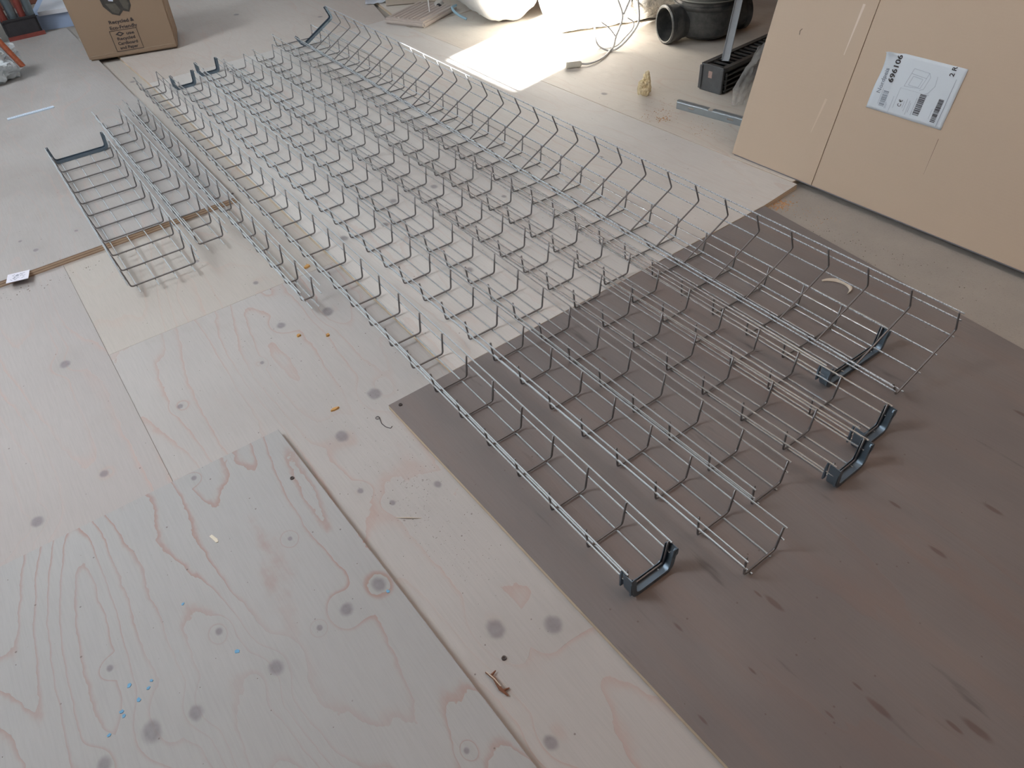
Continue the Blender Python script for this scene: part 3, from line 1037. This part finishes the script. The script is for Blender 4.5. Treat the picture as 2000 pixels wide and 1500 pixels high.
# face towards the camera with real slots: built from strips around the two slots
FH = .030
def fbox(x0, x1, z0, z1):
    box(bm, x0, x1, -.0012, .0, z0, z1)
sl_ = [(.048, .072), (.205, .229)]
fbox(0, Lp, 0, .010)
xs = 0
for s0, s1 in sl_:
    fbox(xs, s0, .010, .016)
    xs = s1
fbox(xs, Lp, .010, .016)
fbox(0, Lp, .016, .024)
fbox(0, .128, .024, FH); fbox(.147, Lp, .024, FH)
box(bm, 0, .128, -.0012, .012, FH - .0012, FH)
box(bm, .147, Lp, -.0012, .012, FH - .0012, FH)
box(bm, 0, Lp, -.0012, .022, 0, .0012)
fin('web', bm, M['profile'], pr, smooth=False)
bm = bmesh.new()
for x0, x1 in ((0, .128), (.147, Lp)):
    tube(bm, [(x0, -.0012, .0235), (x1, -.0012, .0235)], .0016, 6)
fin('pressed_bead', bm, M['profile'], pr)

# crumpled clear film by the cardboard's edge
bm = bmesh.new()
FP = [((1.466, 1.280, -.004), (1.484, 1.272, -.005), (1.510, 1.258, -.005)), ((1.463, 1.282, .053), (1.488, 1.262, .045), (1.520, 1.253, .038)),
      ((1.481, 1.271, .104), (1.505, 1.250, .098), (1.545, 1.245, .090)), ((1.503, 1.258, .147), (1.525, 1.240, .150), (1.56, 1.235, .150)), ((1.520, 1.25, .190), (1.545, 1.235, .20), (1.58, 1.23, .20))]
n1, n2 = 12, 16
gv = []
for j in range(n2 + 1):
    q = j / n2 * 4
    j0 = min(3, int(q)); fq = q - j0
    for i in range(n1 + 1):
        p = i / n1 * 2
        i0 = min(1, int(p)); fp = p - i0
        lo = Vector(FP[j0][i0]).lerp(Vector(FP[j0][i0 + 1]), fp)
        hi = Vector(FP[j0 + 1][i0]).lerp(Vector(FP[j0 + 1][i0 + 1]), fp)
        v_ = lo.lerp(hi, fq)
        nn = noise.noise(v_ * 45) * .008 + noise.noise(v_ * 110) * .004
        gv.append(bm.verts.new(v_ + Vector((nn * .5, nn, 0))))
for j in range(n2):
    for i in range(n1):
        q = j * (n1 + 1) + i
        bm.faces.new((gv[q], gv[q + 1], gv[q + n1 + 2], gv[q + n1 + 1]))
o = fin('plastic_film', bm, M['clearfilm'])
tag(o, 'crumpled clear plastic film tucked behind the leaning cardboard', 'plastic film')

# yellowish expanding foam lump
x, y = fl(1.318, 1.565)
fo = thing('foam_lump', 'small yellowish lump of dried foam on the floor', 'foam', (x, y, -.006), (0, 0, .3))
M['foam'] = simple('yellow_dried_foam', (.80, .68, .44), .8, var=.25, scale=60, bump=.004)
def lump(ctr, rad, seed, nm):
    return blob(nm, ctr, rad, M['foam'], fo, seed, .45, 8, 4, .0, .3, .10)
lump((0, 0, .022), (.026, .018, .026), 1.3, 'foam_base')
lump((.010, .004, .050), (.015, .014, .026), 4.1, 'foam_tip')
lump((-.022, .008, .030), (.014, .014, .024), 7.3, 'foam_tip')

# corrugated panel stack, with cardboard, left of the bundle
x, y = fl(1.16, 2.89)
cs = thing('ribbed_panel', 'pale ribbed plastic panel lying on the floor before the white bundle', 'panel', (x, y, -.006), (0, 0, radians(24)))
M['ribbed'] = simple('pinkish_ribbed_plastic', (.50, .44, .40), .55, var=.08)
bm = bmesh.new()
box(bm, 0, .30, 0, .24, .0, .028)
bmesh.ops.bevel(bm, geom=bm.edges[:], offset=.008, segments=2, affect='EDGES')
fin('base', bm, M['ribbed'], cs)
rb = None
for k in range(8):
    if rb is None:
        bm = bmesh.new()
        tube(bm, [(.02, 0, 0), (.28, 0, 0)], .006, 8)
        rb = fin('rib', bm, M['ribbed'], cs)
        rb.location = (0, .03, .028)
    else:
        o = link('rib', rb.data, None, cs)
        o.location = (0, .03 + k * .026, .028)
x, y = fl(1.33, 3.30)
cc = bmesh.new()
box(cc, -.13, .16, 0, .012, .0, .17, Matrix.Rotation(-.35, 4, 'X'))
o = fin('cardboard_offcut', cc, card_mat('grey_cardboard', (.42, .36, .30), (.46, .40, .34)), smooth=False)
o.location = (x, y, -.002)
o.rotation_euler = (0, 0, -.55)
tag(o, 'grey-brown cardboard offcut standing behind the ribbed panel', 'cardboard')
x, y = fl(1.375, 3.09)
kb = thing('tape_dispenser', 'small clear and black object before the grey cardboard offcut', 'tool', (x, y, -.006), (0, 0, .4))
blob('body', (0, 0, .026), (.030, .022, .024), simple('grey_pearl', (.5, .48, .45), .3), kb, 2.2, .2, 6, 3, .0)
blob('cap', (-.022, -.014, .020), (.016, .014, .018), M['black_fab'], kb, 5.2, .2, 6, 3, .0)
x, y = fl(1.275, 3.44)
bm = bmesh.new()
gv = []
for j in range(11):
    for i in range(17):
        a_, b_ = i / 16, j / 10
        gv.append(bm.verts.new(((a_ - .5) * .34, (b_ - .5) * .22, .003 + .035 * abs(noise.noise(Vector((a_ * 6, b_ * 5, 2.2)))) + .05 * max(0, b_ - .5))))
for j in range(10):
    for i in range(16):
        q = j * 17 + i
        bm.faces.new((gv[q], gv[q + 1], gv[q + 18], gv[q + 17]))
o = fin('plastic_sheet', bm, film_mat('pale_blue_film', (.66, .72, .82), .25, .93))
o.location = (x + .08, y + .05, -.006)
o.rotation_euler = (0, 0, -.5)
tag(o, 'crumpled pale bluish plastic sheet at the top of the far floor', 'plastic sheet')
x, y = fl(1.50, 2.72)
# blue tie strap at the foot of the bundle
bm = bmesh.new()
tube(bm, catmull([(1.385, 2.86, .0), (1.36, 2.90, .02), (1.37, 2.96, .035), (1.42, 3.0, .03)], 5), .006, 6)
o = fin('blue_strap', bm, simple('blue_strap', (.30, .48, .60), .5))
tag(o, 'short pale blue strap at the foot of the white bundle', 'strap')
# dangling white cord above the ribbed panel
bm = bmesh.new()
tube(bm, catmull([(1.255, 2.99, -.001), (1.275, 3.02, .03), (1.285, 3.04, .09), (1.30, 3.08, .15), (1.33, 3.14, .19), (1.36, 3.19, .17)], 6), .003, 6)
o = fin('white_cord', bm, M['cable'])
tag(o, 'thin white cord hanging over the grey cardboard offcut', 'cord')

# ---------------------------------------------------------------- small things on the floor
def card(nm, ctr, wx, wy, rz, z, label, cat, mat, tilt=(0, 0), th=.0012, marks=None):
    o = thing(nm, label, cat, (ctr[0], ctr[1], z), (tilt[0], tilt[1], rz))
    bm = bmesh.new()
    box(bm, -wx / 2, wx / 2, -wy / 2, wy / 2, 0, th)
    fin('paper', bm, mat, o, smooth=False)
    if marks:
        bm = bmesh.new()
        for (a, b, c, d) in marks:
            r_ = Matrix.Translation((a, b, 0)) @ Matrix.Rotation(d, 4, 'Z')
            box(bm, -c / 2, c / 2, -.0006, .0006, th, th + .0003, r_)
        fin('print', bm, M['inkb'], o, smooth=False)
    return o
rnd = random.Random(3)
mk = [(rnd.uniform(-.018, .018), rnd.uniform(-.013, .013), .008, rnd.choice((.6, -.8, .1))) for _ in range(20)]
x, y = fl(-.797, 1.895, 0)
card('printed_card', (x - .004, y - .04), .056, .046, -.25, .0005, 'small white printed card lying over the edge of the raised sheet', 'card', simple('white_card', (.72, .72, .82), .5, var=.03), (.0, 0), .0014, mk)
x, y = fl(-.541, 3.178, 0)
mk = [(i * .0085 - .075, rnd.uniform(-.004, .004), .006, rnd.choice((.3, -.5))) for i in range(18)]
card('paper_strip', (x, y), .176, .020, .03, .0, 'narrow pale blue printed strip lying on the raised sheet', 'paper strip', simple('pale_blue_paper', (.55, .66, .78), .5, var=.04), (0, 0), .004, mk)

M['chip'] = simple('orange_wood_chip', (.58, .33, .11), .7, var=.3, scale=150)
def chip(x, y, z, sx, sy, sz, rz, seed, label):
    bm = bmesh.new()
    rr = random.Random(seed)
    poly = []
    for k in range(7):
        a = 2 * pi * k / 7
        q = rr.uniform(.75, 1.1)
        poly.append((sx * cos(a) * q, sy * sin(a) * q))
    prism(bm, poly, 0, sz)
    for v in bm.verts:
        if v.co.z > 0:
            v.co.z *= rr.uniform(.5, 1.2)
            v.co.x *= .8
            v.co.y *= .8
    o = fin('wood_chip', bm, M['chip'], smooth=False)
    o.location = (x, y, z)
    o.rotation_euler = (0, 0, rz)
    return tag(o, label, 'wood chip', 'orange wood chips on the floor')
for (x0, y0, sx, sy, rz, lb) in ((-.349, .795, .012, .005, -.05, 'largest orange wood chip, on the pale sheet before the raised grey one'),
                                 (-.249, 1.036, .006, .005, .6, 'right one of the pair of orange chips on the pale sheet'),
                                 (-.303, 1.081, .006, .005, .2, 'left one of the pair of orange chips on the pale sheet'),
                                 (-.161, 1.347, .012, .007, .3, 'orange-brown chip beside the near end of the slim tray')):
    x, y = fl(x0, y0, LOW)
    chip(x, y, LOW, sx, sy, .005, rz, int(x0 * 1000), lb)
x, y = fl(1.02, 1.02)
M['shaving'] = simple('pale_wood_shaving', (.62, .55, .46), .7, var=.1)
pts = [fl(*p) for p in ((.83, .425), (.828, .395), (.808, .365), (.785, .352), (.765, .343), (.745, .352))]
cx_, cy_ = fl(.79, .375)
bm = bmesh.new()
arc = catmull([(1.5, 0, 0)] * 2, 1)
arcpts = [(-.034, .026), (-.016, .030), (.006, .026), (.022, .012), (.026, -.008), (.016, -.026)]
arcpts = catmull([(a_, b_, 0) for a_, b_ in arcpts], 4)
prev = None
for i, p in enumerate(arcpts):
    tt = (arcpts[min(i + 1, len(arcpts) - 1)] - arcpts[max(i - 1, 0)]).normalized()
    nn = Vector((-tt.y, tt.x, 0)) * (.0045 * sin(pi * (i + .6) / len(arcpts)) + .0008)
    row = [bm.verts.new(p + nn + Vector((0, 0, .004))), bm.verts.new(p - nn)]
    if prev:
        bm.faces.new((prev[0], prev[1], row[1], row[0]))
    prev = row
o = fin('wood_shaving', bm, M['shaving'])
o.modifiers.new('t', 'SOLIDIFY').thickness = .0008
o.location = (cx_, cy_, -.005)
o.rotation_euler = (0, 0, -.75)
tag(o, 'curled pale wood shaving on the brown sheet under the tilted tray', 'wood shaving')
x, y = fl(-.671, .634, 0)
bm = bmesh.new()
prism(bm, [(-.004, .011), (.001, .012), (.006, -.004), (.005, -.011), (.001, -.010)], 0, .0012)
o = fin('wood_flake', bm, simple('pale_flake', (.74, .70, .58), .7), smooth=False)
o.location = (x, y, 0)
tag(o, 'pale cream wood flake on the raised grey sheet', 'wood flake')
# splinter in the gap
x, y = fl(-.427, .105, LOW)
bm = bmesh.new()
tube(bm, [(0, .024, .002), (.004, .006, .006), (.002, -.012, .005), (.006, -.026, .002)], [.0014, .0026, .0030, .0012], 5)
tube(bm, [(.004, .014, .004), (.013, .016, .004)], [.0022, .0010], 5)
tube(bm, [(.003, -.016, .004), (.014, -.018, .003)], [.0026, .0010], 5)
o = fin('wood_splinter', bm, simple('brown_bark_splinter', (.22, .10, .06), .8, var=.5, scale=200))
o.location = (x, y, LOW)
tag(o, 'brown bark splinter by the edge of the raised grey sheet', 'splinter')
bm = bmesh.new()
tube(bm, [(0, .022, .007), (.003, .004, .010), (.004, -.010, .009)], .0009, 5)
fin('bare_wood_side', bm, M['shaving'], o)
# long thin splinter
x, y = fl(-.395, .40, LOW)
bm = bmesh.new()
tube(bm, [(-.020, .016, .001), (0, .001, .002), (.020, -.012, .001)], [.0005, .0012, .0004], 5)
o = fin('wood_splinter', bm, M['shaving'])
o.location = fl(-.372, .448, LOW) + (LOW,)
o.rotation_euler = (0, 0, -.1)
tag(o, 'long thin pale splinter on the strip between the sheets', 'splinter')
# bent wire tie
x, y = fl(-.295, .70, LOW)
bm = bmesh.new()
pts = [(0.003 + .004 * cos(a), .012 + .004 * sin(a), .002) for a in [i * pi / 5 for i in range(11)]] + [(.005, .004, .001), (.002, -.008, .001), (.004, -.022, .001), (.010, -.032, .001), (.015, -.030, .002)]
tube(bm, pts, .0007, 5)
o = fin('wire_scrap', bm, M['ink'])
o.location = (x, y, LOW)
tag(o, 'tiny looped scrap of dark wire before the brown sheet corner', 'wire scrap')
# screws driven in the sheets
M['screw'] = simple('dark_screw', (.09, .075, .07), .4, .6, var=.3)
scr = None
SCR = [(-.392, .130, LOW, 'screw head on the strip between the sheets, near the splinter'),
       (-.2345, .716, TOP, 'screw head at the corner of the brown sheet'),
       (-.478, .667, 0, 'screw head near the right edge of the raised grey sheet'),
       (-.163, 1.905, 0, 'screw head at the corner of the raised dusty sheet')]
for (x0, y0, z0, lb) in SCR:
    if scr is None:
        bm = bmesh.new()
        lathe(bm, [(0, .0016), (.0012, .0010), (.0016, .0018), (.0036, .0022), (.0042, .0008), (.0042, 0)], 12)
        scr = fin('screw', bm, M['screw'])
        o = scr
    else:
        o = scr.copy()
        C.objects.link(o)
    xx, yy = fl(x0, y0, z0)
    if z0 == 0 and x0 < -.4:
        xx, yy = fl(-.500, .676, 0)
    o.location = (xx, yy, z0)
    tag(o, lb, 'screw', 'screw heads in the plywood sheets')

# blue crumbs of foam on the raised grey sheet (countable, flat)
M['bluebit'] = simple('light_blue_crumb', (.14, .36, .58), .7, var=.1)
bb = None
BL = [(-.868, .452), (-.838, .438), (-.845, .429), (-.862, .420), (-.888, .418), (-.887, .409), (-.715, .400), (-.757, .539), (-.475, .343), (-.912, .394)]
for i, (x0, y0) in enumerate(BL):
    if bb is None:
        bm = bmesh.new()
        prism(bm, [(-.0034, -.002), (0, -.0036), (.0034, -.001), (.003, .0028), (-.001, .0034)], 0, .0008)
        bb = fin('paint_fleck', bm, M['bluebit'], smooth=False)
        o = bb
    else:
        o = bb.copy()
        C.objects.link(o)
    xx, yy = fl(x0, y0, 0)
    o.location = (xx, yy, 0.0001)
    o.rotation_euler = (0, 0, i * 1.3)
    sc = (1, .7, .8, 1, .9, .8, 1.1, .7, .9, .8)[i]
    o.scale = (sc, sc, 1)
    tag(o, {6: 'lone light blue fleck right of the fleck cluster on the raised grey sheet', 7: 'faint light blue fleck nearest the far edge of the raised grey sheet',
            8: 'light blue fleck beside the right edge of the raised grey sheet'}.get(i, 'tiny light blue fleck in the cluster on the raised grey sheet'), 'paint fleck', 'light blue flecks on the raised grey sheet')

# sawdust and crumbs: uncountable
def crumbs(nm, label, spots, mat, seed, cat='sawdust'):
    rr = random.Random(seed)
    bm = bmesh.new()
    for (cx0, cy0, sx, sy, n, z, s) in spots:
        for _ in range(n):
            x, y = cx0 + rr.gauss(0, sx), cy0 + rr.gauss(0, sy)
            k = s * rr.uniform(.4, 1.3)
            a = rr.uniform(0, 6.3)
            vs = [bm.verts.new((x + k * cos(a + j * 2.1), y + k * sin(a + j * 2.1), z)) for j in range(3)]
            tp = bm.verts.new((x, y, z + k * .7))
            for j in range(3):
                bm.faces.new((vs[j], vs[(j + 1) % 3], tp))
            bm.faces.new(vs[::-1])
    o = fin(nm, bm, mat, smooth=False)
    o['kind'] = 'stuff'
    tag(o, label, cat)
M['dust1'] = simple('orange_sawdust', (.50, .30, .16), .9, var=.4, scale=200)
M['dust2'] = simple('dark_grit', (.14, .11, .09), .9, var=.4, scale=200)
crumbs('sawdust', 'orange sawdust crumbs scattered before the metal profile and by the sheet corner',
       [(*fl(1.22, 1.40), .035, .03, 60, TOP, .0022), (*fl(1.30, 1.45), .05, .05, 60, TOP, .0014), (*fl(1.24, 1.22), .04, .05, 60, TOP, .0018),
        (*fl(1.20, 1.36), .012, .012, 40, TOP, .003), (*fl(1.01, .715, -.022), .022, .014, 150, -.022, .0032), (*fl(1.03, .64, -.022), .03, .05, 80, -.022, .0016), (*fl(1.88, 1.98), .03, .02, 40, TOP, .002)], M['dust1'], 11)
crumbs('floor_grit', 'fine dark grit and dust on the strip between sheets and on the concrete',
       [(-.335, .42, .035, .10, 260, LOW, .0008), (-.30, .55, .04, .12, 90, LOW, .0011), (1.02, .45, .03, .15, 120, -.022, .0016), (-.8, 1.80, .2, .012, 90, LOW, .0018), (-.75, .5, .25, .3, 80, 0, .0009), (-.33, 1.0, .14, .25, 120, LOW, .0011), (.35, .5, .5, .4, 90, TOP, .0010), (.3, -.1, .3, .2, 40, TOP, .0009)], M['dust2'], 12, 'grit')
